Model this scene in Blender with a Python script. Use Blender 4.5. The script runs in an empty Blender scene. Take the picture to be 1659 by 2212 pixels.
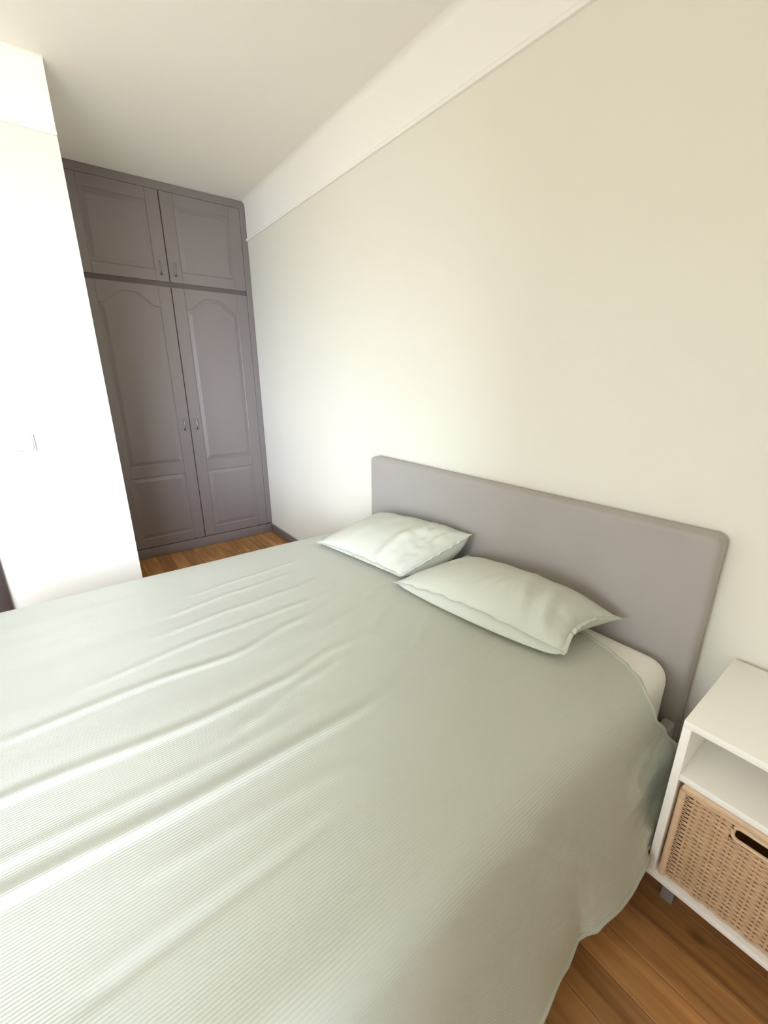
import bpy, bmesh, math, random
from mathutils import Vector, Matrix, noise
random.seed(7)
scene = bpy.context.scene
COL = scene.collection

# ------------------------------------------------------------------ camera
cd = bpy.data.cameras.new('camera')
cam = bpy.data.objects.new('camera', cd); COL.objects.link(cam)
cam.location = (1.931, -1.4402, 1.3731)
cam.rotation_euler = (1.2655, 0.0032, 0.9197)
cd.sensor_fit = 'HORIZONTAL'; cd.sensor_width = 36.0; cd.lens = 910.4 / 1659 * 36.0
cd.clip_start = 0.02
scene.camera = cam

# ------------------------------------------------------------------ sky seen through the window
SKY = 18.0
world = bpy.data.worlds.new('overcast_sky'); scene.world = world
world.use_nodes = True
nt = world.node_tree; nt.nodes.clear()
wo = nt.nodes.new('ShaderNodeOutputWorld'); bg = nt.nodes.new('ShaderNodeBackground')
tc = nt.nodes.new('ShaderNodeTexCoord'); sx = nt.nodes.new('ShaderNodeSeparateXYZ')
rp = nt.nodes.new('ShaderNodeValToRGB')
el = rp.color_ramp.elements                      # sin(elevation): dim ground and roofs below, overcast sky above
el[0].position = 0.0; el[0].color = (0.44, 0.455, 0.42, 1)
el[1].position = 1.0; el[1].color = (0.70, 0.84, 1.0, 1)
e = el.new(0.505); e.color = (0.43, 0.45, 0.42, 1)
e = el.new(0.54); e.color = (0.85, 0.935, 1.0, 1)
mp = nt.nodes.new('ShaderNodeMapRange'); mp.inputs[1].default_value = -1; mp.inputs[2].default_value = 1
nt.links.new(tc.outputs['Generated'], sx.inputs[0]); nt.links.new(sx.outputs['Z'], mp.inputs[0])
nt.links.new(mp.outputs[0], rp.inputs[0]); nt.links.new(rp.outputs[0], bg.inputs['Color'])
bg.inputs['Strength'].default_value = SKY
nt.links.new(bg.outputs[0], wo.inputs['Surface'])

# tall window opening, assumed from the light, in the far right-hand wall (outside the picture)
WX0, WX1 = 2.36, 2.60          # inner and outer face of that wall
WY0, WY1, WZ0, WZ1 = -4.25, -2.00, 0.15, 2.25
pl = bpy.data.lights.new('sky_portal', 'AREA'); pl.shape = 'RECTANGLE'
pl.size = WZ1 - WZ0; pl.size_y = WY1 - WY0; pl.cycles.is_portal = True
po = bpy.data.objects.new('sky_portal', pl); COL.objects.link(po)
po.location = (WX1 + 0.01, (WY0 + WY1) / 2, (WZ0 + WZ1) / 2); po.rotation_euler = (0, math.pi / 2, 0)

# second window, added for light, in the wall behind the camera at the foot of the bed
VX0, VX1, VZ0, VZ1, VY = 0.75, 2.10, 0.95, 2.15, -4.60
pl2 = bpy.data.lights.new('sky_portal', 'AREA'); pl2.shape = 'RECTANGLE'
pl2.size = VX1 - VX0; pl2.size_y = VZ1 - VZ0; pl2.cycles.is_portal = True
po2 = bpy.data.objects.new('sky_portal', pl2); COL.objects.link(po2)
po2.location = ((VX0 + VX1) / 2, VY - 0.15, (VZ0 + VZ1) / 2); po2.rotation_euler = (math.pi / 2, 0, 0)
# added lamp standing in for bright low sky through the right window: wide, soft
sl = bpy.data.lights.new('added_sky_glow', 'SUN'); sl.energy = 8.6; sl.angle = math.radians(42); sl.color = (0.79, 0.92, 1.17)
so = bpy.data.objects.new('added_sky_glow', sl); COL.objects.link(so)
GLOW_AZ, GLOW_EL = math.radians(-33), math.radians(10)
sd = Vector((math.cos(GLOW_AZ) * math.cos(GLOW_EL), math.sin(GLOW_AZ) * math.cos(GLOW_EL), math.sin(GLOW_EL)))   # towards the added lamp
so.rotation_euler = sd.to_track_quat('Z', 'Y').to_euler(); so.location = sd * 12

vs = scene.view_settings
vs.view_transform = 'Standard'; vs.look = 'None'; vs.gamma = 1.0; vs.use_curve_mapping = False
vs.exposure = -0.25
scene.cycles.use_denoising = True
scene.cycles.max_bounces = 14; scene.cycles.diffuse_bounces = 10; scene.cycles.sample_clamp_indirect = 8.0

# ------------------------------------------------------------------ helpers
def new_obj(name, mesh, mat=None, parent=None):
    o = bpy.data.objects.new(name, mesh); COL.objects.link(o)
    if mat is not None and len(mesh.materials) == 0: mesh.materials.append(mat)
    if parent is not None: o.parent = parent
    return o
def from_bm(name, bm, mat=None, parent=None, smooth=False):
    bmesh.ops.recalc_face_normals(bm, faces=bm.faces[:])
    me = bpy.data.meshes.new(name); bm.to_mesh(me); bm.free()
    for p in me.polygons: p.use_smooth = smooth
    if smooth and hasattr(me, 'set_sharp_from_angle'): me.set_sharp_from_angle(angle=math.radians(40))
    return new_obj(name, me, mat, parent)
def add_box(bm, lo, hi, bevel=0.0, seg=2):
    r = bmesh.ops.create_cube(bm, size=1.0)
    vs_ = r['verts']
    for v in vs_:
        v.co = Vector([(lo[i] + hi[i]) / 2 + v.co[i] * (hi[i] - lo[i]) for i in range(3)])
    if bevel > 0:
        es = list({e for v in vs_ for e in v.link_edges})
        bmesh.ops.bevel(bm, geom=es, offset=bevel, segments=seg, profile=0.5, affect='EDGES')
def box(name, lo, hi, mat, parent=None, bevel=0.0, seg=2):
    bm = bmesh.new(); add_box(bm, lo, hi, bevel, seg)
    return from_bm(name, bm, mat, parent, smooth=bevel > 0)
def add_tube(bm, pts, rad, sides=8, closed=False, ry=None, cap=True):
    """tube along pts; rad may be a list; ry = second radius (list or number) along the local up"""
    n = len(pts); rings = []
    for i, p in enumerate(pts):
        p = Vector(p)
        a = Vector(pts[(i - 1) % n] if (closed or i > 0) else pts[i]); b = Vector(pts[(i + 1) % n] if (closed or i < n - 1) else pts[i])
        d = (b - a); d = d.normalized() if d.length > 1e-9 else Vector((1, 0, 0))
        up = Vector((0, 0, 1)) if abs(d.z) < 0.95 else Vector((1, 0, 0))
        s = d.cross(up).normalized(); u = s.cross(d).normalized()
        r = rad[i] if isinstance(rad, (list, tuple)) else rad
        q = (ry[i] if isinstance(ry, (list, tuple)) else ry) if ry is not None else r
        rings.append([bm.verts.new(p + s * (math.cos(t) * r) + u * (math.sin(t) * q))
                      for t in [2 * math.pi * k / sides for k in range(sides)]])
    m = n if closed else n - 1
    for i in range(m):
        A, B = rings[i], rings[(i + 1) % n]
        for k in range(sides):
            bm.faces.new((A[k], A[(k + 1) % sides], B[(k + 1) % sides], B[k]))
    if not closed and cap:
        bm.faces.new(rings[0][::-1]); bm.faces.new(rings[-1])
def tag(o, label=None, cat=None, group=None, kind=None):
    if label: o['label'] = label
    if cat: o['category'] = cat
    if group: o['group'] = group
    if kind: o['kind'] = kind
    return o
def empty(name, loc=(0, 0, 0)):
    o = bpy.data.objects.new(name, None); COL.objects.link(o); o.location = loc
    return o
def struct(o): o['kind'] = 'structure'; return o
def adopt(child, parent):      # parent an object whose mesh is in world coordinates
    child.parent = parent; child.matrix_parent_inverse = Matrix.Translation(parent.location).inverted()
    return child
def smooth01(t): t = max(0.0, min(1.0, t)); return t * t * (3 - 2 * t)

# ------------------------------------------------------------------ materials
def mat_base(name, col, rough=0.6, spec=0.5):
    m = bpy.data.materials.new(name); m.use_nodes = True
    b = m.node_tree.nodes['Principled BSDF']
    b.inputs['Base Color'].default_value = (*col, 1); b.inputs['Roughness'].default_value = rough
    b.inputs['Specular IOR Level'].default_value = spec
    return m, m.node_tree, b
def N(nt, t, **kw):
    n = nt.nodes.new(t)
    for k, v in kw.items():
        if k in n.inputs: n.inputs[k].default_value = v
        else: setattr(n, k, v)
    return n
def plaster(name, col, bump=0.15, var=0.03, rough=0.75):
    m, t, b = mat_base(name, col, rough, 0.3)
    tc = N(t, 'ShaderNodeTexCoord')
    n1 = N(t, 'ShaderNodeTexNoise', Scale=2.2, Detail=3.0); n2 = N(t, 'ShaderNodeTexNoise', Scale=140.0, Detail=2.0)
    r = N(t, 'ShaderNodeValToRGB')
    r.color_ramp.elements[0].color = (*[c * (1 - var) for c in col], 1); r.color_ramp.elements[1].color = (*[min(1, c * (1 + var)) for c in col], 1)
    bp = N(t, 'ShaderNodeBump', Strength=bump, Distance=0.002)
    for n in (n1, n2): t.links.new(tc.outputs['Object'], n.inputs['Vector'])
    t.links.new(n1.outputs[0], r.inputs[0]); t.links.new(r.outputs[0], b.inputs['Base Color'])
    t.links.new(n2.outputs[0], bp.inputs['Height']); t.links.new(bp.outputs[0], b.inputs['Normal'])
    return m
def paint(name, col, rough=0.4, spec=0.5, bump=0.06):
    m, t, b = mat_base(name, col, rough, spec)
    tc = N(t, 'ShaderNodeTexCoord'); n = N(t, 'ShaderNodeTexNoise', Scale=60.0, Detail=3.0)
    bp = N(t, 'ShaderNodeBump', Strength=bump, Distance=0.001)
    t.links.new(tc.outputs['Object'], n.inputs['Vector']); t.links.new(n.outputs[0], bp.inputs['Height'])
    t.links.new(bp.outputs[0], b.inputs['Normal'])
    return m
def weave_cloth(name, col, scale=900.0, bump=0.25, rough=0.85):
    m, t, b = mat_base(name, col, rough, 0.2)
    b.inputs['Sheen Weight'].default_value = 0.25
    tc = N(t, 'ShaderNodeTexCoord'); n = N(t, 'ShaderNodeTexNoise', Scale=scale, Detail=2.0)
    n2 = N(t, 'ShaderNodeTexNoise', Scale=6.0, Detail=2.0)
    r = N(t, 'ShaderNodeValToRGB')
    r.color_ramp.elements[0].color = (*[c * 0.95 for c in col], 1); r.color_ramp.elements[1].color = (*[c * 1.05 for c in col], 1)
    bp = N(t, 'ShaderNodeBump', Strength=bump, Distance=0.001)
    for q in (n, n2): t.links.new(tc.outputs['Object'], q.inputs['Vector'])
    t.links.new(n2.outputs[0], r.inputs[0]); t.links.new(r.outputs[0], b.inputs['Base Color'])
    t.links.new(n.outputs[0], bp.inputs['Height']); t.links.new(bp.outputs[0], b.inputs['Normal'])
    return m
def ribbed_cloth(name, col, pitch, strength, rough=0.45):
    """satin cotton with fine raised cords; u of the UV map is metres across the cords"""
    m, t, b = mat_base(name, col, rough, 0.5)
    b.inputs['Sheen Weight'].default_value = 0.12; b.inputs['Sheen Roughness'].default_value = 0.4
    uv = N(t, 'ShaderNodeUVMap'); sep = N(t, 'ShaderNodeSeparateXYZ')
    t.links.new(uv.outputs[0], sep.inputs[0])
    nz = N(t, 'ShaderNodeTexNoise', Scale=9.0, Detail=2.0); t.links.new(uv.outputs[0], nz.inputs['Vector'])
    wob = N(t, 'ShaderNodeMath', operation='MULTIPLY'); wob.inputs[1].default_value = pitch * 0.8
    t.links.new(nz.outputs[0], wob.inputs[0])
    ad = N(t, 'ShaderNodeMath', operation='ADD'); t.links.new(sep.outputs['X'], ad.inputs[0]); t.links.new(wob.outputs[0], ad.inputs[1])
    mu = N(t, 'ShaderNodeMath', operation='MULTIPLY'); mu.inputs[1].default_value = 2 * math.pi / pitch
    t.links.new(ad.outputs[0], mu.inputs[0])
    sn = N(t, 'ShaderNodeMath', operation='SINE'); t.links.new(mu.outputs[0], sn.inputs[0])
    gr = N(t, 'ShaderNodeTexNoise', Scale=700.0, Detail=1.0); t.links.new(uv.outputs[0], gr.inputs['Vector'])
    # the cords are gathered unevenly, so their relief comes and goes
    n3 = N(t, 'ShaderNodeTexNoise', Scale=3.5, Detail=2.0); t.links.new(uv.outputs[0], n3.inputs['Vector'])
    mr = N(t, 'ShaderNodeMapRange'); mr.inputs[1].default_value = 0.3; mr.inputs[2].default_value = 0.62
    mr.inputs[3].default_value = 0.35; mr.inputs[4].default_value = 1.0
    t.links.new(n3.outputs[0], mr.inputs[0])
    m1 = N(t, 'ShaderNodeMath', operation='MULTIPLY'); t.links.new(sn.outputs[0], m1.inputs[0]); t.links.new(mr.outputs[0], m1.inputs[1])
    m2 = N(t, 'ShaderNodeMath', operation='MULTIPLY_ADD'); m2.inputs[1].default_value = 0.35
    t.links.new(gr.outputs[0], m2.inputs[0]); t.links.new(m1.outputs[0], m2.inputs[2])
    bp = N(t, 'ShaderNodeBump', Strength=strength, Distance=0.0012)
    t.links.new(m2.outputs[0], bp.inputs['Height']); t.links.new(bp.outputs[0], b.inputs['Normal'])
    n2 = N(t, 'ShaderNodeTexNoise', Scale=4.0, Detail=3.0); t.links.new(uv.outputs[0], n2.inputs['Vector'])
    r = N(t, 'ShaderNodeValToRGB')
    r.color_ramp.elements[0].color = (*[c * 0.97 for c in col], 1); r.color_ramp.elements[1].color = (*[c * 1.03 for c in col], 1)
    t.links.new(n2.outputs[0], r.inputs[0]); t.links.new(r.outputs[0], b.inputs['Base Color'])
    return m
def wood(name, dark, mid, light):
    m, t, b = mat_base(name, mid, 0.42, 0.4)
    tc = N(t, 'ShaderNodeTexCoord'); oi = N(t, 'ShaderNodeObjectInfo')
    off = N(t, 'ShaderNodeVectorMath', operation='SCALE'); off.inputs[0].default_value = (37.0, 19.0, 11.0)
    t.links.new(oi.outputs['Random'], off.inputs['Scale'])
    ad = N(t, 'ShaderNodeVectorMath', operation='ADD'); t.links.new(tc.outputs['Object'], ad.inputs[0]); t.links.new(off.outputs[0], ad.inputs[1])
    mp = N(t, 'ShaderNodeMapping'); mp.inputs['Scale'].default_value = (2.2, 26.0, 26.0); t.links.new(ad.outputs[0], mp.inputs['Vector'])
    n1 = N(t, 'ShaderNodeTexNoise', Scale=1.0, Detail=5.0, Roughness=0.6, Distortion=0.6); t.links.new(mp.outputs[0], n1.inputs['Vector'])
    r = N(t, 'ShaderNodeValToRGB'); e = r.color_ramp.elements
    e[0].position = 0.28; e[0].color = (*dark, 1); e[1].position = 0.75; e[1].color = (*light, 1)
    x = e.new(0.5); x.color = (*mid, 1)
    t.links.new(n1.outputs[0], r.inputs[0])
    # broad board-to-board and cloudy differences
    mp2 = N(t, 'ShaderNodeMapping'); mp2.inputs['Scale'].default_value = (3.0, 9.0, 9.0); t.links.new(ad.outputs[0], mp2.inputs['Vector'])
    n2 = N(t, 'ShaderNodeTexNoise', Scale=1.0, Detail=2.0); t.links.new(mp2.outputs[0], n2.inputs['Vector'])
    mr = N(t, 'ShaderNodeMapRange'); mr.inputs[1].default_value = 0.3; mr.inputs[2].default_value = 0.7; mr.inputs[3].default_value = 0.78; mr.inputs[4].default_value = 1.15
    t.links.new(n2.outputs[0], mr.inputs[0])
    br = N(t, 'ShaderNodeMapRange'); br.inputs[3].default_value = 0.82; br.inputs[4].default_value = 1.16; t.links.new(oi.outputs['Random'], br.inputs[0])
    mm = N(t, 'ShaderNodeMath', operation='MULTIPLY'); t.links.new(mr.outputs[0], mm.inputs[0]); t.links.new(br.outputs[0], mm.inputs[1])
    # knots
    mp3 = N(t, 'ShaderNodeMapping'); mp3.inputs['Scale'].default_value = (4.5, 9.0, 9.0); t.links.new(ad.outputs[0], mp3.inputs['Vector'])
    vo = N(t, 'ShaderNodeTexVoronoi', Scale=1.0); t.links.new(mp3.outputs[0], vo.inputs['Vector'])
    kr = N(t, 'ShaderNodeMapRange'); kr.inputs[1].default_value = 0.05; kr.inputs[2].default_value = 0.16; kr.inputs[3].default_value = 0.55; kr.inputs[4].default_value = 1.0
    t.links.new(vo.outputs['Distance'], kr.inputs[0])
    m3 = N(t, 'ShaderNodeMath', operation='MULTIPLY'); t.links.new(mm.outputs[0], m3.inputs[0]); t.links.new(kr.outputs[0], m3.inputs[1])
    vm = N(t, 'ShaderNodeVectorMath', operation='SCALE'); t.links.new(r.outputs[0], vm.inputs[0]); t.links.new(m3.outputs[0], vm.inputs['Scale'])
    t.links.new(vm.outputs[0], b.inputs['Base Color'])
    bp = N(t, 'ShaderNodeBump', Strength=0.12, Distance=0.001); t.links.new(n1.outputs[0], bp.inputs['Height']); t.links.new(bp.outputs[0], b.inputs['Normal'])
    return m
def rattan(name, col):
    m, t, b = mat_base(name, col, 0.5, 0.4)
    tc = N(t, 'ShaderNodeTexCoord'); n = N(t, 'ShaderNodeTexNoise', Scale=28.0, Detail=4.0)
    mp = N(t, 'ShaderNodeMapping'); mp.inputs['Scale'].default_value = (1, 1, 5)
    t.links.new(tc.outputs['Object'], mp.inputs[0]); t.links.new(mp.outputs[0], n.inputs['Vector'])
    r = N(t, 'ShaderNodeValToRGB'); e = r.color_ramp.elements
    e[0].position = 0.3; e[0].color = (*[c * 0.84 for c in col], 1); e[1].position = 0.7; e[1].color = (*[min(1, c * 1.14) for c in col], 1)
    t.links.new(n.outputs[0], r.inputs[0]); t.links.new(r.outputs[0], b.inputs['Base Color'])
    return m

M = {}
M['cream'] = plaster('cream_wall_paint', (0.785, 0.765, 0.69), 0.08, 0.012)
M['white'] = plaster('white_ceiling_paint', (0.88, 0.865, 0.82), 0.10, 0.012)
M['frieze'] = plaster('white_frieze_paint', (0.90, 0.885, 0.85), 0.05, 0.01)
M['taupe'] = paint('taupe_gloss_paint', (0.190, 0.160, 0.157), 0.30, 1.0)
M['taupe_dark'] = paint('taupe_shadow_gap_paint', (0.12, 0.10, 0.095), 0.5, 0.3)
M['brown_door'] = paint('dark_brown_door_paint', (0.065, 0.050, 0.047), 0.4, 0.5)
M['grey_fabric'] = weave_cloth('grey_upholstery', (0.385, 0.357, 0.338))
M['sheet'] = weave_cloth('white_sheet', (0.90, 0.885, 0.84), 700.0, 0.1)
M['duvet'] = ribbed_cloth('sage_ribbed_cotton', (0.50, 0.512, 0.448), 0.0058, 0.24)
M['pillow'] = ribbed_cloth('sage_pillow_cotton', (0.56, 0.572, 0.50), 0.005, 0.13, 0.6)
M['seam'] = weave_cloth('sage_seam', (0.44, 0.45, 0.385), 600.0, 0.2)
M['white_lacquer'] = paint('white_lacquered_board', (0.94, 0.925, 0.885), 0.35, 0.4, 0.03)
M['leg_grey'] = paint('pale_grey_leg', (0.24, 0.225, 0.21), 0.45)
M['rattan'] = rattan('woven_rattan', (0.60, 0.405, 0.25))
M['rattan_pale'] = rattan('rattan_rim', (0.70, 0.50, 0.33))
M['floor'] = wood('honey_pine_boards', (0.26, 0.115, 0.036), (0.45, 0.215, 0.075), (0.56, 0.30, 0.115))
M['joint'] = paint('dark_board_joint', (0.07, 0.034, 0.014), 0.9, 0.1)
M['steel'] = paint('dark_handle_screw', (0.06, 0.05, 0.05), 0.4)
M['plastic'] = paint('white_switch_plastic', (0.82, 0.83, 0.84), 0.3, 0.5, 0.0)
M['switch_shade'] = paint('painted_switch_shade', (0.24, 0.25, 0.25), 0.4, 0.4, 0.0)  # grey for the shade lines round the switch, put into the colour
M['frame_white'] = paint('white_window_frame', (0.82, 0.82, 0.80), 0.4)
gm, gt, gb = mat_base('window_glass', (1, 1, 1), 0.0)
gt.nodes.remove(gb)
tr = N(gt, 'ShaderNodeBsdfTransparent'); gl = N(gt, 'ShaderNodeBsdfGlossy'); gl.inputs['Roughness'].default_value = 0.02
fr = N(gt, 'ShaderNodeFresnel'); fr.inputs[0].default_value = 1.2
mx = N(gt, 'ShaderNodeMixShader'); gt.links.new(fr.outputs[0], mx.inputs[0]); gt.links.new(tr.outputs[0], mx.inputs[1]); gt.links.new(gl.outputs[0], mx.inputs[2])
gt.links.new(mx.outputs[0], gt.nodes['Material Output'].inputs['Surface'])
M['glass'] = gm

# ------------------------------------------------------------------ the room
H = 2.662; HC = 2.397           # ceiling height, foot of the white frieze
XW = -1.703                     # wardrobe front
XP, YP = -0.745, -1.208         # face and corner of the jutting left wall
YF = -4.60                      # wall behind the camera
struct(box('wall_back', (-2.40, 0.0, -0.05), (WX1, 0.14, H + 0.1), M['cream']))
struct(box('ceiling', (-2.40, YF - 0.14, H), (WX1, 0.0, H + 0.1), M['white']))
bm = bmesh.new()
add_box(bm, (-2.40, YF - 0.14, -0.05), (VX0, YF, H)); add_box(bm, (VX1, YF - 0.14, -0.05), (WX1, YF, H))
add_box(bm, (VX0, YF - 0.14, -0.05), (VX1, YF, VZ0)); add_box(bm, (VX0, YF - 0.14, VZ1), (VX1, YF, H))
struct(from_bm('wall_front', bm, M['cream']))
# left wall juts out in front of the wardrobe niche, with a door opening further along
DY0, DY1, DZ = -2.71, -1.86, 2.05
bm = bmesh.new()
add_box(bm, (-2.40, DY1, -0.05), (XP, YP, H)); add_box(bm, (-2.40, YF, -0.05), (XP, DY0, H)); add_box(bm, (-2.40, DY0, DZ), (XP, DY1, H))
struct(from_bm('wall_left', bm, M['cream']))
struct(box('wall_far_left', (-2.52, YF, -0.05), (-2.40, 0.14, H + 0.1), M['cream']))
bm = bmesh.new()
add_box(bm, (WX0, WY1, -0.05), (WX1, 0.0, H)); add_box(bm, (WX0, YF, -0.05), (WX1, WY0, H))
add_box(bm, (WX0, WY0, -0.05), (WX1, WY1, WZ0)); add_box(bm, (WX0, WY0, WZ1), (WX1, WY1, H))
struct(from_bm('wall_right', bm, M['cream']))

# white frieze with a small lip at its foot and a soft cove at the ceiling
def frieze_profile():
    p = [(0.0, HC), (0.012, HC + 0.001), (0.015, HC + 0.008), (0.013, HC + 0.016), (0.005, HC + 0.024), (0.004, HC + 0.05), (0.004, H - 0.035)]
    for k in range(1, 7):
        a = math.pi / 2 * k / 6
        p.append((0.004 + 0.031 * (1 - math.cos(a)), H - 0.035 + 0.0348 * math.sin(a)))
    return p + [(0.0, H - 0.0002)]
def frieze(name, origin, out, along, length):
    bm = bmesh.new(); pr = frieze_profile(); o = Vector(origin); u = Vector(out); w = Vector(along)
    A = [bm.verts.new(o + u * a + Vector((0, 0, z))) for a, z in pr]; B = [bm.verts.new(o + u * a + Vector((0, 0, z)) + w * length) for a, z in pr]
    n = len(pr)
    for i in range(n): bm.faces.new((A[i], A[(i + 1) % n], B[(i + 1) % n], B[i]))
    bm.faces.new(A[::-1]); bm.faces.new(B)
    return struct(from_bm(name, bm, M['frieze'], smooth=True))
frieze('trim_1', (XW + 0.001, -0.0002, 0), (0, -1, 0), (1, 0, 0), WX0 - XW - 0.002)
frieze('trim_2', (XP + 0.0002, YP, 0), (1, 0, 0), (0, -1, 0), YP - YF - 0.002)

# skirting board along the headboard wall
bm = bmesh.new()
add_box(bm, (XW + 0.002, -0.016, 0.0), (WX0 - 0.002, -0.0005, 0.078), 0.004, 2)
struct(from_bm('baseboard_back', bm, M['taupe'], smooth=True))

# floor boards: each its own piece
fl = struct(box('floor', (-2.40, YF, -0.06), (WX1, 0.0, -0.012), M['joint']))
PW = 0.0952
lens_ = [1.55, 1.95, 2.35, 2.75]; plank_me = {}
def plank_mesh(L):
    k = round(L, 3)
    if k not in plank_me:
        bm = bmesh.new(); add_box(bm, (0, -PW / 2 + 0.0005, -0.0118), (L - 0.0010, PW / 2 - 0.0005, 0.0), 0.0009, 1)
        bmesh.ops.recalc_face_normals(bm, faces=bm.faces[:])
        me = bpy.data.meshes.new('plank'); bm.to_mesh(me); bm.free(); me.materials.append(M['floor']); plank_me[k] = me
    return plank_me[k]
row = 0
yc = 0.0410 - PW / 2
while yc - PW / 2 > -3.0:
    x = -2.39 - random.uniform(0, 0.9)
    while x < 2.37:
        L = random.choice(lens_)
        a, b = max(x, -2.39), min(x + L, 2.37)
        if b - a > 0.05:
            o = bpy.data.objects.new('plank', plank_mesh(b - a)); COL.objects.link(o); o.parent = fl
            o.location = (a, yc, random.uniform(-0.0004, 0.0))
        x += L
    yc -= PW; row += 1

# boards of the rest of the room, never in the picture, as plain sheets
adopt_y = yc + PW / 2 - 0.001
struct(box('floor_far', (-2.40, YF, -0.0115), (WX1, adopt_y, -0.0002), M['floor']))
# door in the jutting wall, its dark brown frame just entering the picture
dr = struct(empty('door_1', (XP, (DY0 + DY1) / 2, 0)))
def dpart(n, lo, hi, m=M['brown_door'], bv=0.004): return adopt(box(n, lo, hi, m, None, bv), dr)
dpart('architrave', (XP, DY1 - 0.001, 0.0), (XP + 0.016, DY1 + 0.067, DZ + 0.066))
dpart('architrave', (XP, DY0 - 0.067, 0.0), (XP + 0.016, DY0 + 0.001, DZ + 0.066))
dpart('architrave', (XP, DY0 + 0.001, DZ - 0.001), (XP + 0.016, DY1 - 0.001, DZ + 0.066))
dpart('door_leaf', (XP - 0.06, DY0 + 0.004, 0.006), (XP - 0.02, DY1 - 0.004, DZ - 0.004))

# assumed window in the thick wall behind the camera's right shoulder
wn = struct(empty('assumed_window_1', (WX1, (WY0 + WY1) / 2, WZ0)))
def wpart(n, lo, hi, m=M['frame_white'], bv=0.004): return adopt(box(n, lo, hi, m, None, bv), wn)
fx0, fx1 = WX1 - 0.07, WX1 - 0.01; fw = 0.05
wpart('window_frame', (fx0, WY0 + 0.001, WZ0 + 0.001), (fx1, WY0 + fw, WZ1 - 0.001)); wpart('window_frame', (fx0, WY1 - fw, WZ0 + 0.001), (fx1, WY1 - 0.001, WZ1 - 0.001))
wpart('window_frame', (fx0, WY0 + fw, WZ0 + 0.001), (fx1, WY1 - fw, WZ0 + fw)); wpart('window_frame', (fx0, WY0 + fw, WZ1 - fw), (fx1, WY1 - fw, WZ1 - 0.001))
ymid = (WY0 + WY1) / 2
wpart('mullion', (fx0, ymid - 0.025, WZ0 + fw), (fx1, ymid + 0.025, WZ1 - fw))
wpart('pane', (fx0 + 0.028, WY0 + fw, WZ0 + fw), (fx0 + 0.032, ymid - 0.025, WZ1 - fw), M['glass'], 0)
wpart('pane', (fx0 + 0.028, ymid + 0.025, WZ0 + fw), (fx0 + 0.032, WY1 - fw, WZ1 - fw), M['glass'], 0)

w2 = struct(empty('added_window_2', ((VX0 + VX1) / 2, VY, VZ0)))  # added window out of view, for light from the foot side
def vpart(n, lo, hi, m=M['frame_white'], bv=0.004): return adopt(box(n, lo, hi, m, None, bv), w2)
gy0, gy1, e_ = VY - 0.12, VY - 0.06, 0.045; xm_ = (VX0 + VX1) / 2
vpart('window_frame', (VX0 + 0.001, gy0, VZ0 + 0.001), (VX0 + e_, gy1, VZ1 - 0.001)); vpart('window_frame', (VX1 - e_, gy0, VZ0 + 0.001), (VX1 - 0.001, gy1, VZ1 - 0.001))
vpart('window_frame', (VX0 + e_, gy0, VZ0 + 0.001), (VX1 - e_, gy1, VZ0 + e_)); vpart('window_frame', (VX0 + e_, gy0, VZ1 - e_), (VX1 - e_, gy1, VZ1 - 0.001))
vpart('mullion', (xm_ - 0.025, gy0, VZ0 + e_), (xm_ + 0.025, gy1, VZ1 - e_))
vpart('pane', (VX0 + e_, gy0 + 0.028, VZ0 + e_), (xm_ - 0.025, gy0 + 0.032, VZ1 - e_), M['glass'], 0)
vpart('pane', (xm_ + 0.025, gy0 + 0.028, VZ0 + e_), (VX1 - e_, gy0 + 0.032, VZ1 - e_), M['glass'], 0)

# light switch on the jutting wall
sw = tag(empty('light_switch', (XP, -1.579, 1.084)), 'white square light switch on the bright left wall', 'switch')
adopt(box('switch_plate', (XP, -1.613, 1.047), (XP + 0.008, -1.545, 1.120), M['plastic'], None, 0.002), sw)
adopt(box('plate_edge_shade', (XP, -1.6150, 1.0445), (XP + 0.004, -1.5435, 1.1215), M['switch_shade'], None, 0.0), sw)  # added rim, its grey stands in for shade at the plate's edge
adopt(box('rocker_gap_shade', (XP + 0.007, -1.6065, 1.0530), (XP + 0.0084, -1.5515, 1.1135), M['switch_shade'], None, 0.0), sw)  # shade in the gap round the rocker, drawn as a grey box
bm = bmesh.new()
prof = [(XP + 0.008, 1.055), (XP + 0.0165, 1.056), (XP + 0.0115, 1.0835), (XP + 0.0125, 1.111), (XP + 0.008, 1.112)]
A = [bm.verts.new((a, -1.605, z)) for a, z in prof]; B = [bm.verts.new((a, -1.553, z)) for a, z in prof]
for i in range(5): bm.faces.new((A[i], A[(i + 1) % 5], B[(i + 1) % 5], B[i]))
bm.faces.new(A); bm.faces.new(B[::-1])
adopt(from_bm('rocker', bm, M['plastic']), sw)

# ------------------------------------------------------------------ built-in wardrobe
wd = tag(empty('wardrobe', (XW - 0.3, -0.604, 0)), 'taupe painted built-in wardrobe with four panelled doors in the corner niche', 'wardrobe')
YL, YR = YP + 0.002, -0.002
bm = bmesh.new()
add_box(bm, (XW - 0.62, YL, 0.0), (XW - 0.03, YR, H - 0.002))                       # box of the carcass, set back
for a, b in ((YL, YL + 0.045), (YR - 0.045, YR)):
    add_box(bm, (XW - 0.03, a, 0.095), (XW - 0.003, b, H - 0.002))                  # side stiles
add_box(bm, (XW - 0.03, YL + 0.045, 2.610), (XW - 0.003, YR - 0.045, H - 0.002))    # head rail
adopt(from_bm('carcass', bm, M['taupe']), wd)
adopt(box('middle_rail', (XW - 0.03, YL + 0.045, 2.008), (XW - 0.010, YR - 0.045, 2.047), M['taupe_dark']), wd)
adopt(box('plinth', (XW - 0.03, YL, 0.001), (XW - 0.001, YR, 0.083), M['taupe'], None, 0.004), wd)

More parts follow.
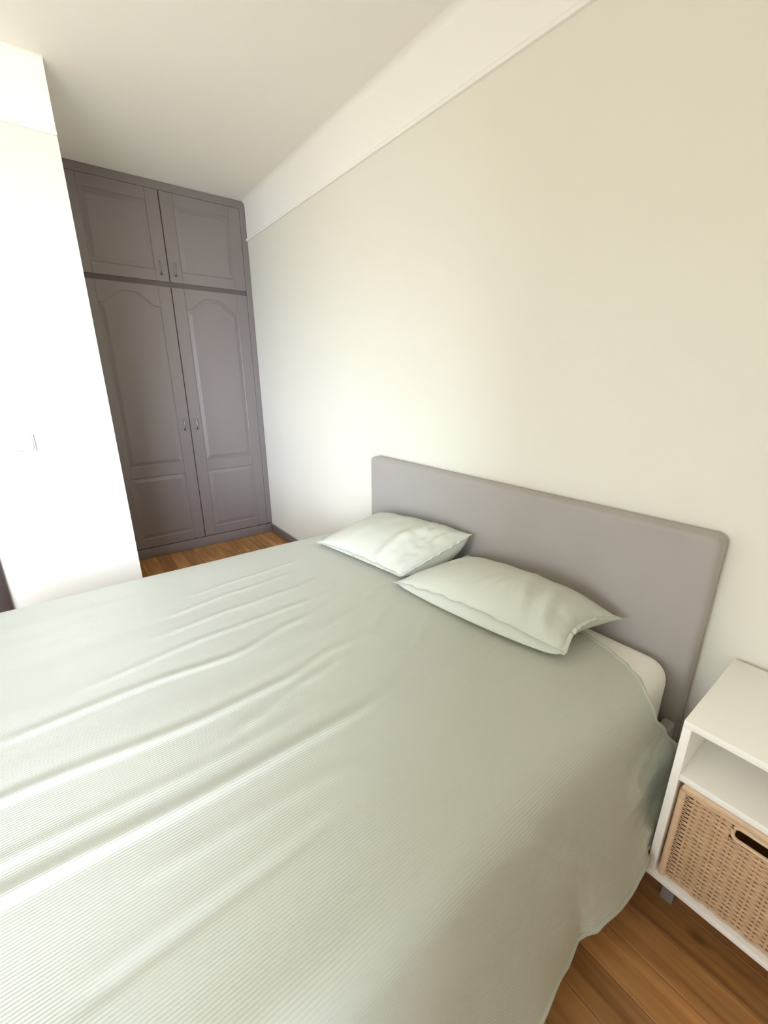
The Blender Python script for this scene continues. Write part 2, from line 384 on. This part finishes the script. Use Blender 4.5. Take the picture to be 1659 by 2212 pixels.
def arch(y0, y1, zs, rise, n=16):
    """top outline of a cathedral panel from y0 to y1: short shoulders, then a swan-neck arch"""
    pts = []
    for k in range(n + 1):
        t = k / n; s = 1 - abs(2 * t - 1)
        pts.append((y0 + (y1 - y0) * t, zs + rise * smooth01((s - 0.10) / 0.72)))
    return pts
def offset_poly(poly, d):
    n = len(poly); out = []
    for i in range(n):
        p0, p1, p2 = Vector(poly[i - 1]), Vector(poly[i]), Vector(poly[(i + 1) % n])
        e1 = (p1 - p0).normalized(); e2 = (p2 - p1).normalized()
        n1 = Vector((-e1.y, e1.x)); n2 = Vector((-e2.y, e2.x))
        m = (n1 + n2); m = m.normalized() if m.length > 1e-6 else n1
        out.append(p1 + m * (d / max(0.35, m.dot(n1))))
    return out
def panel_obj(outline, x_face, parent):
    """raised and fielded panel: groove round its edge, bevel up to a flat field; outline counter-clockwise in (y, z)"""
    bm = bmesh.new(); rings = []
    for d, dx in ((-0.002, -0.003), (0.003, -0.0065), (0.009, -0.0065), (0.036, -0.0008), (0.0345, 0.0)):
        q = offset_poly(outline, d)
        rings.append([bm.verts.new((x_face + dx, p.x, p.y)) for p in q])
    n = len(outline)
    for a, b in zip(rings, rings[1:]):
        for i in range(n): bm.faces.new((a[i], a[(i + 1) % n], b[(i + 1) % n], b[i]))
    bm.faces.new(rings[-1])
    return from_bm('panel', bm, M['taupe'], smooth=False)
def door(y0, y1, z0, z1, stile, panels, hy, hz, archtop=None):
    """door leaf of stiles and rails around panels = [(z0, z1)] bottom to top; the top one may end in an arch"""
    bm = bmesh.new(); xf, xb = XW, XW - 0.022
    add_box(bm, (xb, y0, z0), (xf - 0.009, y1, z1))                                  # board behind the panels
    add_box(bm, (xf - 0.009, y0, z0), (xf, y0 + stile, z1), 0.0022, 1); add_box(bm, (xf - 0.009, y1 - stile, z0), (xf, y1, z1), 0.0022, 1)
    ya, yb = y0 + stile, y1 - stile
    edges = [z0] + [z for p in panels for z in p] + [z1]
    for k in range(0, len(edges), 2):
        top = k == len(edges) - 2
        if top and archtop:
            pts = arch(ya, yb, edges[k], archtop); n = len(pts)
            F = [bm.verts.new((xf, a, z)) for a, z in pts]; Bk = [bm.verts.new((xf - 0.009, a, z)) for a, z in pts]
            T = [bm.verts.new((xf, a, z1)) for a, z in pts]
            for i in range(n - 1):
                bm.faces.new((F[i], F[i + 1], T[i + 1], T[i])); bm.faces.new((Bk[i], Bk[i + 1], F[i + 1], F[i]))
        else:
            add_box(bm, (xf - 0.009, ya, edges[k]), (xf, yb, edges[k + 1]), 0.0018, 1)
    d = adopt(from_bm('door', bm, M['taupe'], smooth=False), wd)
    for i, (pa, pb) in enumerate(panels):
        if i == len(panels) - 1 and archtop:
            out = [(ya, pa), (yb, pa)] + arch(ya, yb, pb, archtop)[::-1]
        else:
            out = [(ya, pa), (yb, pa), (yb, pb), (ya, pb)]
        out = [Vector(p) for p in out]
        p = panel_obj(out, xf - 0.0005, d); p.parent = d
    # bow handle
    bm = bmesh.new()
    add_tube(bm, [(xf - 0.001, hy, hz - 0.036), (xf + 0.014, hy, hz - 0.033), (xf + 0.018, hy, hz - 0.018), (xf + 0.019, hy, hz), (xf + 0.018, hy, hz + 0.018), (xf + 0.014, hy, hz + 0.033), (xf - 0.001, hy, hz + 0.036)], 0.0036, 8)
    h = from_bm('handle', bm, M['taupe'], smooth=True); h.parent = d
    bm = bmesh.new()
    bmesh.ops.create_cone(bm, cap_ends=True, segments=14, radius1=0.0085, radius2=0.0065, depth=0.010,
                          matrix=Matrix.Translation((xf + 0.004, hy, hz - 0.044)) @ Matrix.Rotation(math.pi / 2, 4, 'Y'))
    k = from_bm('keyhole', bm, M['steel'], smooth=True); k.parent = d
ym = -0.606
DL0, DL1, DR0, DR1 = YL + 0.047, ym - 0.0025, ym + 0.0025, YR - 0.047
ST = 0.085
door(DL0, DL1, 2.045, 2.608, ST, [(2.118, 2.535)], DL1 - 0.048, 2.135)
door(DR0, DR1, 2.045, 2.608, ST, [(2.118, 2.535)], DR0 + 0.042, 2.135)
door(DL0, DL1, 0.089, 2.012, ST, [(0.165, 0.655), (0.742, 1.876)], DL1 - 0.040, 1.042, 0.085)
door(DR0, DR1, 0.089, 2.012, ST, [(0.165, 0.655), (0.742, 1.876)], DR0 + 0.048, 1.042, 0.085)

# ------------------------------------------------------------------ bed
HH, HT, BW = 0.9587, 0.0712, 1.64
bed = tag(empty('bed', (BW / 2, -1.05, 0)), 'double bed with plain grey upholstered headboard against the cream wall', 'bed')
bm = bmesh.new()
# rounded rectangle in (x, z), swept in depth with soft edges
def rrect(x0, x1, z0, z1, r, n=8):
    pts = []
    for cx, cz, a0 in ((x1 - r, z1 - r, 0), (x0 + r, z1 - r, 90), (x0 + r, z0 + r, 180), (x1 - r, z0 + r, 270)):
        for k in range(n + 1):
            a = math.radians(a0 + 90 * k / n); pts.append((cx + r * math.cos(a), cz + r * math.sin(a)))
    return pts
R_ = 0.028; er = 0.018
rings = []
for yy, ins in [(-0.0008, 0.004), (-0.006, 0.0)] + [(-(HT - er) - er * math.sin(math.radians(a)), er * (1 - math.cos(math.radians(a)))) for a in (0, 20, 40, 60, 78, 90)] + [(-HT - 0.001, 0.06)]:
    q = rrect(0.0 + ins, BW - ins, 0.02 + ins, HH - ins, max(0.006, R_ - ins) if ins < 0.04 else 0.012)
    rings.append([bm.verts.new((a, yy, z)) for a, z in q])
n = len(rings[0])
for a, b in zip(rings, rings[1:]):
    for i in range(n): bm.faces.new((a[i], a[(i + 1) % n], b[(i + 1) % n], b[i]))
bm.faces.new(rings[0]); bm.faces.new(rings[-1][::-1])
hb = adopt(from_bm('headboard', bm, M['grey_fabric'], smooth=True), bed)
q = rrect(0.0 - 0.0005, BW + 0.0005, 0.02, HH + 0.0005, R_)
bm = bmesh.new(); add_tube(bm, [(a, -0.016, z) for a, z in q], 0.0016, 6, closed=True)
s = from_bm('seam', bm, M['grey_fabric'], hb, smooth=True)
BED_END = -2.13
adopt(box('side_rail', (1.606, BED_END, 0.11), (1.640, -HT - 0.001, 0.345), M['grey_fabric'], None, 0.009, 3), bed)
adopt(box('side_rail', (0.0, BED_END, 0.11), (0.024, -HT - 0.001, 0.345), M['grey_fabric'], None, 0.009, 3), bed)
adopt(box('foot_rail', (0.025, BED_END, 0.11), (1.605, BED_END + 0.034, 0.345), M['grey_fabric'], None, 0.009, 3), bed)
adopt(box('slat_base', (0.025, BED_END + 0.036, 0.24), (1.605, -HT - 0.003, 0.29), M['joint']), bed)
for lx in (0.03, 1.57):
    for ly in (BED_END + 0.01, -0.135): adopt(box('leg', (lx, ly, 0.0), (lx + 0.045, ly + 0.045, 0.24), M['joint'], None, 0.003), bed)

mt = box('mattress', (0.028, BED_END + 0.042, 0.292), (1.6045, -HT - 0.006, 0.555), M['sheet'], None, 0.062, 6)
tag(mt, 'white sheeted mattress showing at the head corner of the bed', 'mattress')

# ------------------------------------------------------------------ duvet
ZT = 0.574                      # its lie on the mattress
HEM = 0.175
def fold(x, y, pts, amp, w, skew=0.0):
    """a long crease along the bed: pts = [(y, x)] from foot to head, fading out at both ends"""
    y0, y1 = pts[0][0], pts[-1][0]
    if y < y0 or y > y1: return 0.0
    for (a, xa), (b, xb) in zip(pts, pts[1:]):
        if a <= y <= b:
            xc = xa + (xb - xa) * smooth01((y - a) / (b - a)); break
    t = (y - y0) / (y1 - y0); env = smooth01(t / 0.18) * smooth01((1 - t) / 0.25)
    d = (x - xc) / w
    if abs(d) > 4: return 0.0
    q = d / 1.25 if d < 0 else d / 0.62
    g = math.exp(-q * q) - 0.30 * math.exp(-((d + 1.9 + skew) ** 2))
    return 0.55 * amp * env * g
FOLDS = [
    ([(-2.1, 1.175), (-1.66, 1.195), (-1.30, 1.213), (-1.00, 1.213), (-0.70, 1.17)], 0.015, 0.020),
    ([(-2.0, 1.11), (-1.66, 1.125), (-1.30, 1.14), (-0.95, 1.12)], 0.005, 0.016),
    ([(-2.1, 0.985), (-1.67, 0.98), (-1.30, 1.005), (-1.08, 0.995), (-0.88, 0.955), (-0.62, 0.89)], 0.011, 0.018),
    ([(-1.34, 1.12), (-1.20, 1.08), (-1.02, 1.03), (-0.84, 1.00)], 0.007, 0.020),
    ([(-1.75, 0.80), (-1.365, 0.785), (-1.155, 0.80), (-0.917, 0.745), (-0.70, 0.66)], 0.010, 0.018),
    ([(-1.55, 0.70), (-1.15, 0.652), (-0.85, 0.642), (-0.66, 0.60)], 0.007, 0.016),
    ([(-1.35, 0.56), (-1.05, 0.53), (-0.82, 0.52), (-0.62, 0.47)], 0.006, 0.014),
    ([(-1.30, 0.44), (-1.00, 0.40), (-0.70, 0.37)], 0.006, 0.014),
    ([(-1.18, 0.33), (-0.95, 0.30), (-0.62, 0.27)], 0.005, 0.012),
    ([(-1.60, 1.42), (-1.43, 1.415), (-1.31, 1.412), (-1.10, 1.40)], -0.006, 0.014),
    ([(-1.50, 1.30), (-1.25, 1.31), (-1.00, 1.33)], 0.004, 0.020),
    ([(-0.95, 1.02), (-0.78, 0.96), (-0.60, 0.86), (-0.49, 0.78)], 0.006, 0.018),
    ([(-0.85, 1.13), (-0.70, 1.10), (-0.56, 1.02), (-0.47, 0.93)], 0.006, 0.018),
    ([(-0.90, 0.86), (-0.72, 0.80), (-0.55, 0.72), (-0.45, 0.68)], 0.006, 0.018),
]
def top_height(x, y):
    h = sum(fold(x, y, p, a, w) for p, a, w in FOLDS)
    h += 0.003 * noise.noise(Vector((x * 4.0, y * 0.7, 3.1))) + 0.0012 * noise.noise(Vector((x * 16.0, y * 1.3, 8.7)))
    h -= 0.006 * math.exp(-((y + 0.25) / 0.25) ** 2)
    return h
# cross-section by arc length: left hem - left side - top - right side - right hem
def section():
    pts = [(-0.105, HEM), (-0.075, 0.26), (-0.055, 0.36), (-0.040, 0.45)]
    for k in range(9):
        a = math.radians(180 - 90 * k / 8); pts.append((0.045 + 0.07 * math.cos(a) - 0.006, 0.504 + 0.07 * math.sin(a)))
    pts += [(0.2, 0.5775), (0.5, 0.580), (0.82, 0.581), (1.14, 0.580), (1.42, 0.577)]
    for k in range(9):
        a = math.radians(90 - 82 * k / 8); pts.append((1.560 + 0.078 * math.cos(a), 0.497 + 0.078 * math.sin(a)))
    pts += [(1.650, 0.455), (1.665, 0.39), (1.683, 0.31), (1.699, 0.24), (1.711, HEM)]
    return pts
SEC = section(); cum = [0.0]
for a, b in zip(SEC, SEC[1:]): cum.append(cum[-1] + math.hypot(b[0] - a[0], b[1] - a[1]))
SL = cum[-1]
def sec_at(s):
    s = max(0.0, min(SL, s))
    for i in range(len(SEC) - 1):
        if s <= cum[i + 1]:
            t = (s - cum[i]) / (cum[i + 1] - cum[i]); a, b = SEC[i], SEC[i + 1]
            return a[0] + (b[0] - a[0]) * t, a[1] + (b[1] - a[1]) * t, (-(b[1] - a[1]) / (cum[i + 1] - cum[i]), (b[0] - a[0]) / (cum[i + 1] - cum[i]))
def lerp_tab(tab, v):
    if v <= tab[0][0]: return tab[0][1]
    for (a, p), (b, q) in zip(tab, tab[1:]):
        if v <= b: return p + (q - p) * smooth01((v - a) / (b - a))
    return tab[-1][1]
s_top_r = cum[len(SEC) - 5 - 9]   # where the right-hand rounding starts
S_SHIFT = s_top_r
# head edge: y as a function of distance past the point x = 1.3 on top
def s_of_x(x):
    for i in range(len(SEC) - 1):
        if SEC[i][1] > 0.56 and SEC[i + 1][1] > 0.5 and SEC[i][0] <= x <= SEC[i + 1][0] and SEC[i + 1][0] > SEC[i][0]:
            return cum[i] + (x - SEC[i][0]) / (SEC[i + 1][0] - SEC[i][0]) * (cum[i + 1] - cum[i])
EDGE = [(0.0, -0.14), (s_of_x(0.1), -0.115), (s_of_x(1.15), -0.13), (s_of_x(1.36), -0.185), (s_of_x(1.445), -0.205), (s_of_x(1.516), -0.232),
        (s_of_x(1.56), -0.262), (s_top_r + 0.07, -0.305), (s_top_r + 0.125, -0.300), (s_top_r + 0.20, -0.235), (s_top_r + 0.30, -0.165), (SL, -0.12)]
HEMX = [(0.30, 1.712), (0.43, 1.728), (0.60, 1.737), (0.685, 1.724), (0.715, 1.702), (0.80, 1.712), (0.91, 1.730), (1.0, 1.728)]
NS, NT = 420, 300
Y_END = -2.20
bm = bmesh.new(); uvl = bm.loops.layers.uv.new('UVMap')
grid = []; uvs = {}
for j in range(NT + 1):
    rowv = []
    tj = j / NT
    for i in range(NS + 1):
        s = SL * i / NS
        ye = lerp_tab(EDGE, s)
        y = Y_END + (ye - Y_END) * tj
        x, z, (nx_, nz_) = sec_at(s)
        top = smooth01((z - 0.50) / 0.06)
        drape = 1 - smooth01((z - 0.34) / 0.20)
        h = top_height(x, y) * top
        if x > 0.8:      # right drape: soft vertical waves, pressed flat beside the nightstand
            hem_x = lerp_tab(HEMX, -y) if y > -1.0 else 1.728 + 0.012 * math.sin((y + 1.0) * 14.0)
            depth = max(0.0, (0.50 - z) / (0.50 - HEM))
            h += (hem_x - 1.711) * depth ** 3 + 0.006 * depth * noise.noise(Vector((y * 9, z * 7, 1.7)))
            near = smooth01((y + 0.50) / 0.08)
            h += drape * near * (0.008 * math.sin(z * 38.0 + 0.5) + 0.007 * noise.noise(Vector((y * 22, z * 28, 5.0))))
            # tension crease over the shoulder of the bed
            d1 = (y + 0.80 + (z - 0.45) * 0.9) / 0.03
            h += 0.007 * math.exp(-d1 * d1) * smooth01((0.56 - z) / 0.05) * smooth01((z - 0.25) / 0.1)
            h = max(h, -0.012)
            if y > -0.43: h = min(h, 1.7165 - x)
        else:
            h += drape * 0.015 * math.sin(y * 13.0)
        h += 0.002 * noise.noise(Vector((s * 6.0, y * 3.0, 0.3)))
        hem_dz = 0.0
        if x > 0.8: hem_dz = drape * 0.007 * math.sin(y * 27.0) * smooth01((0.30 - z) / 0.12)
        foot = smooth01((Y_END + 0.13 - y) / 0.13)
        v = bm.verts.new((x + nx_ * h, y, z + nz_ * h + hem_dz - foot * foot * 0.34 * top))
        uvs[v] = (s, y); rowv.append(v)
    grid.append(rowv)
for j in range(NT):
    for i in range(NS):
        f = bm.faces.new((grid[j][i], grid[j][i + 1], grid[j + 1][i + 1], grid[j + 1][i]))
        for l in f.loops: l[uvl].uv = uvs[l.vert]
head_edge = [grid[NT][i].co.copy() for i in range(0, NS + 1, 3)]
hem_edge = [grid[j][NS].co.copy() for j in range(0, NT + 1, 3)]
dv = from_bm('duvet', bm, M['duvet'], smooth=True)
for p in dv.data.polygons: p.use_smooth = True
sm = dv.modifiers.new('thickness', 'SOLIDIFY'); sm.thickness = 0.009; sm.offset = -1.0
tag(dv, 'pale sage green ribbed duvet spread over the whole bed', 'duvet')
bm = bmesh.new(); add_tube(bm, head_edge, 0.0052, 8)
from_bm('edge_seam', bm, M['seam'], dv, True)
bm = bmesh.new(); add_tube(bm, hem_edge, 0.0050, 8)
from_bm('hem', bm, M['seam'], dv, True)

# ------------------------------------------------------------------ pillows
def pillow(name, label, FL, FR, BR, BL, ht, hb, wr, seed, bow, zfloor=0.5865, side=0.02, wscale=1.7, front=0.05, n=64):
    FL, FR, BR, BL = map(Vector, (FL, FR, BR, BL))
    nrm = (FR - FL).cross(BL - FL).normalized()
    if nrm.z < 0: nrm = -nrm
    def seam_pt(u, v):
        p = FL * (1 - u) * (1 - v) + FR * u * (1 - v) + BR * u * v + BL * (1 - u) * v
        # straight seams draw in between the corners, corners stick out as ears
        cu, cv = 4 * u * (1 - u), 4 * v * (1 - v)
        p += (BL - FL).normalized() * (bow[0] * cu * (1 - v) ** 2 - bow[1] * cu * v ** 2)
        p += (FR - FL).normalized() * (bow[2] * cv * (1 - u) ** 2 - bow[3] * cv * u ** 2)
        edge = max(abs(2 * u - 1), abs(2 * v - 1))
        p += nrm * (0.004 * noise.noise(Vector((u * 11, v * 11, seed))) * edge ** 6)
        p += nrm * (bow[4] * cu * (1 - v) ** 2 + bow[5] * cv * u ** 2)
        return p
    def prof(a, p, q): return max(0.0, 1 - abs(2 * a - 1) ** p) ** q
    bm = bmesh.new(); uvl = bm.loops.layers.uv.new('UVMap'); uvs = {}
    W_, D_ = (FR - FL).length, (BL - FL).length
    def layer(sign):
        g = []
        for j in range(n + 1):
            r = []
            for i in range(n + 1):
                u, v = i / n, j / n
                # denser sampling near the edges
                u = 0.5 - 0.5 * math.cos(math.pi * u); v = 0.5 - 0.5 * math.cos(math.pi * v)
                f = prof(u, 2.6, 0.55) * prof(v, 2.2, 0.56)
                p = seam_pt(u, v)
                if sign > 0:
                    w = wscale * wr(u, v) + 0.005 * noise.noise(Vector((u * 7, v * 4, seed + 2)))
                    p = p + nrm * (ht * f + w * min(1.0, f * 3))
                else:
                    f = prof(u, 3.0, 0.5) * prof(v, 2.4, 0.40)
                    p = p - nrm * (hb * f) - (BL - FL).normalized() * (front * min(1.0, f * 1.5) * (1 - v) ** 3)
                    p = p + (FR - FL).normalized() * (side * min(1.0, f * 1.6) * (u ** 6 - (1 - u) ** 6))
                    p.z = max(p.z, zfloor + 0.003 * (1 - f))
                p.y = min(p.y, -HT - 0.006)
                vt = bm.verts.new(p); uvs[vt] = (u * W_, v * D_); r.append(vt)
            g.append(r)
        return g
    for sign in (1, -1):
        g = layer(sign)
        for j in range(n):
            for i in range(n):
                q = (g[j][i], g[j][i + 1], g[j + 1][i + 1], g[j + 1][i])
                f = bm.faces.new(q if sign > 0 else q[::-1])
                for l in f.loops: l[uvl].uv = uvs[l.vert]
    bmesh.ops.remove_doubles(bm, verts=bm.verts[:], dist=0.0004)
    me = bpy.data.meshes.new(name); bm.to_mesh(me); bm.free()
    for p in me.polygons: p.use_smooth = True
    o = new_obj(name, me, M['pillow'])
    tag(o, label, 'pillow', 'pillows at the headboard')
    # stitched flange: a flat double edge round the case
    ring = []
    K = 40
    for a, b in (((0, 0), (1, 0)), ((1, 0), (1, 1)), ((1, 1), (0, 1)), ((0, 1), (0, 0))):
        for k in range(K):
            t = k / K; ring.append((a[0] + (b[0] - a[0]) * t, a[1] + (b[1] - a[1]) * t))
    cen = seam_pt(0.5, 0.5); bm = bmesh.new(); pts = []
    for (u, v) in ring:
        p = seam_pt(u, v); d = (p - cen); d -= nrm * d.dot(nrm); d.normalize()
        p = p + d * 0.003 + nrm * (0.0065 * noise.noise(Vector((u * 18, v * 18, seed + 5))))
        p.y = min(p.y, -HT - 0.008); p.z = max(p.z, zfloor + 0.002); pts.append(p)
    add_tube(bm, pts, 0.009, 8, closed=True, ry=0.0030)
    from_bm('seam', bm, M['pillow'], o, True)
    return o
def g1(x, c, w): return math.exp(-((x - c) / w) ** 2)
def wr_right(u, v):
    w = 0.012 * g1(u + 0.10 * v, 0.90, 0.035) * smooth01((0.75 - v) / 0.35)
    w += 0.007 * g1(u + 0.22 * v, 0.80, 0.030) * smooth01((v - 0.05) / 0.2) * smooth01((0.9 - v) / 0.3)
    w += 0.005 * g1(u - 0.15 * v, 0.50, 0.025) * g1(v, 0.35, 0.25)
    w += 0.005 * g1(u - 0.10 * v, 0.60, 0.030) * g1(v, 0.35, 0.25)
    w -= 0.006 * g1(u + 0.15 * v, 0.85, 0.03) * smooth01((0.8 - v) / 0.3)
    return w
def wr_left(u, v):
    w = 0.014 * g1(u - 0.03 * v, 0.76, 0.05) * smooth01((0.8 - v) / 0.4)
    for c, a, k in ((0.80, 0.010, 0.25), (0.87, 0.011, 0.10), (0.94, 0.010, -0.05)):
        w += a * g1(u + k * (v - 0.7), c, 0.018) * g1(v, 0.72, 0.20)
    w -= 0.010 * g1(u, 0.88, 0.05) * g1(v, 0.45, 0.2)
    w += 0.006 * noise.noise(Vector((u * 22, v * 9, 4.4))) * smooth01((u - 0.68) / 0.15)
    return w
pillow('pillow', 'larger sage pillow lying nearest the nightstand, front of the two',
       (0.735, -0.470, 0.592), (1.408, -0.385, 0.604), (1.445, -0.125, 0.640), (0.80, -0.120, 0.632), 0.094, 0.095,
       wr_right, 1.3, (-0.012, 0.0, 0.03, 0.035, 0.034, 0.030))
pillow('pillow', 'sage pillow propped at the far left of the headboard, wrinkled at its right end',
       (0.155, -0.505, 0.592), (0.705, -0.425, 0.596), (0.800, -0.118, 0.735), (0.14, -0.120, 0.665), 0.082, 0.165,
       wr_left, 6.1, (0.006, 0.0, 0.03, 0.004, 0.010, -0.004), side=0.035, wscale=1.2, front=0.03)

# ------------------------------------------------------------------ nightstand
NX0, NX1, NY0, NY1 = 1.723, 2.150, -0.397, -0.022
NZ0, NZ1, T = 0.0993, 0.6065, 0.018
ns = tag(empty('nightstand', ((NX0 + NX1) / 2, (NY0 + NY1) / 2, 0)), 'white open nightstand with a shelf, right of the bed', 'nightstand')
def npart(n, lo, hi, m=M['white_lacquer'], bv=0.0012): return adopt(box(n, lo, hi, m, None, bv, 2), ns)
npart('top', (NX0, NY0, NZ1 - T), (NX1, NY1, NZ1))
npart('side_panel', (NX0, NY0, NZ0 + T), (NX0 + T, NY1, NZ1 - T)); npart('side_panel', (NX1 - T, NY0, NZ0 + T), (NX1, NY1, NZ1 - T))
npart('bottom', (NX0, NY0, NZ0), (NX1, NY1, NZ0 + T))
npart('shelf', (NX0 + T, NY0 + 0.002, 0.438), (NX1 - T, NY1 - 0.006, 0.456))
npart('back_panel', (NX0 + T, NY1 - 0.006, NZ0 + T), (NX1 - T, NY1, NZ1 - T))
for lx in (NX0 + 0.035, NX1 - 0.035 - 0.03):
    for ly in (NY0 + 0.045, NY1 - 0.065): npart('leg', (lx, ly, 0.0), (lx + 0.030, ly + 0.030, NZ0), M['leg_grey'], 0.003)

# ------------------------------------------------------------------ rattan basket in the nightstand
BX0, BX1, BY0, BY1, BZ0, BZ1 = NX0 + T + 0.004, NX1 - T - 0.004, NY0 + 0.004, NY1 - 0.03, NZ0 + T + 0.001, 0.430
bk = tag(empty('basket', ((BX0 + BX1) / 2, (BY0 + BY1) / 2, BZ0)), 'woven rattan basket with a cut-out handle inside the white nightstand', 'basket')
xc = (BX0 + BX1) / 2
SX0, SX1, SZ0, SZ1 = 1.856, 2 * xc - 1.856, 0.366, 0.401        # handle slot
# rim
bm = bmesh.new()
add_tube(bm, [(BX0 + 0.011, BY0 + 0.011, BZ1 - 0.011), (BX1 - 0.011, BY0 + 0.011, BZ1 - 0.011), (BX1 - 0.011, BY1 - 0.011, BZ1 - 0.011), (BX0 + 0.011, BY1 - 0.011, BZ1 - 0.011)], 0.010, 10, closed=True)
adopt(from_bm('rim', bm, M['rattan_pale'], smooth=True), bk)
# upright corner posts
for px in (BX0 + 0.009, BX1 - 0.009):
    bm = bmesh.new(); add_tube(bm, [(px, BY0 + 0.010, BZ0), (px, BY0 + 0.010, BZ1 - 0.02)], 0.008, 10)
    adopt(from_bm('corner_post', bm, M['rattan_pale'], smooth=True), bk)
# stakes and woven strands of the front
yf = BY0 + 0.012
bm = bmesh.new(); stakes = [BX0 + 0.034 + k * 0.0262 for k in range(int((BX1 - BX0 - 0.06) / 0.0262) + 1)]
for sx_ in stakes:
    if SX0 - 0.004 < sx_ < SX1 + 0.004: add_tube(bm, [(sx_, yf, BZ0 + 0.004), (sx_, yf, SZ0 - 0.006)], 0.0030, 6)
    else: add_tube(bm, [(sx_, yf, BZ0 + 0.004), (sx_, yf, BZ1 - 0.016)], 0.0030, 6)
tag(adopt(from_bm('stakes', bm, M['rattan'], smooth=True), bk), kind='stuff')
bm = bmesh.new(); pitch = 0.0064; k = 0; z = BZ0 + 0.007
while z < BZ1 - 0.024:
    spans = [(BX0 + 0.010, BX1 - 0.010)]
    if SZ0 - 0.004 < z < SZ1 + 0.004: spans = [(BX0 + 0.010, SX0 - 0.004), (SX1 + 0.004, BX1 - 0.010)]
    for a, b in spans:
        m_ = max(6, int((b - a) / 0.0066)); pts = []; r1 = []; r2 = []
        for i in range(m_ + 1):
            x = a + (b - a) * i / m_
            ph = math.pi * (x - stakes[0]) / 0.0262 + (math.pi if k % 2 else 0)
            pts.append((x, yf - 0.0024 * math.cos(ph), z + 0.0007 * noise.noise(Vector((x * 40, k * 3.3, 0)))))
            loose = smooth01((0.032 - min(x - BX0, BX1 - x)) / 0.010)
            r1.append(0.0022); r2.append(0.0035 - 0.0019 * loose)
        add_tube(bm, pts, r1, 6, ry=r2)
    z += pitch; k += 1
tag(adopt(from_bm('woven_front', bm, M['rattan'], smooth=True), bk), kind='stuff')
adopt(box('lining', (stakes[0] + 0.012, yf + 0.0035, BZ0 + 0.004), (BX1 - 0.036, yf + 0.0055, SZ0 - 0.010), M['rattan'], None, 0.0), bk)
# frame of the handle slot
bm = bmesh.new(); q = rrect(SX0, SX1, SZ0, SZ1, 0.013, 6)
add_tube(bm, [(a, yf - 0.001, zz) for a, zz in q], 0.0045, 8, closed=True)
adopt(from_bm('handle_slot', bm, M['rattan_pale'], smooth=True), bk)
# top band between slot and rim, both ends
adopt(box('top_band', (BX0 + 0.012, yf - 0.004, BZ1 - 0.028), (BX1 - 0.012, yf + 0.004, BZ1 - 0.013), M['rattan_pale'], None, 0.002), bk)
# remaining sides
adopt(box('side', (BX0 + 0.004, yf + 0.008, BZ0), (BX0 + 0.012, BY1 - 0.01, BZ1 - 0.015), M['rattan'], None, 0.001), bk)
adopt(box('side', (BX1 - 0.012, yf + 0.008, BZ0), (BX1 - 0.004, BY1 - 0.01, BZ1 - 0.015), M['rattan'], None, 0.001), bk)
adopt(box('back', (BX0 + 0.012, BY1 - 0.016, BZ0), (BX1 - 0.012, BY1 - 0.008, BZ1 - 0.015), M['rattan'], None, 0.001), bk)
adopt(box('base', (BX0 + 0.012, yf + 0.008, BZ0), (BX1 - 0.012, BY1 - 0.018, BZ0 + 0.006), M['rattan'], None, 0.001), bk)
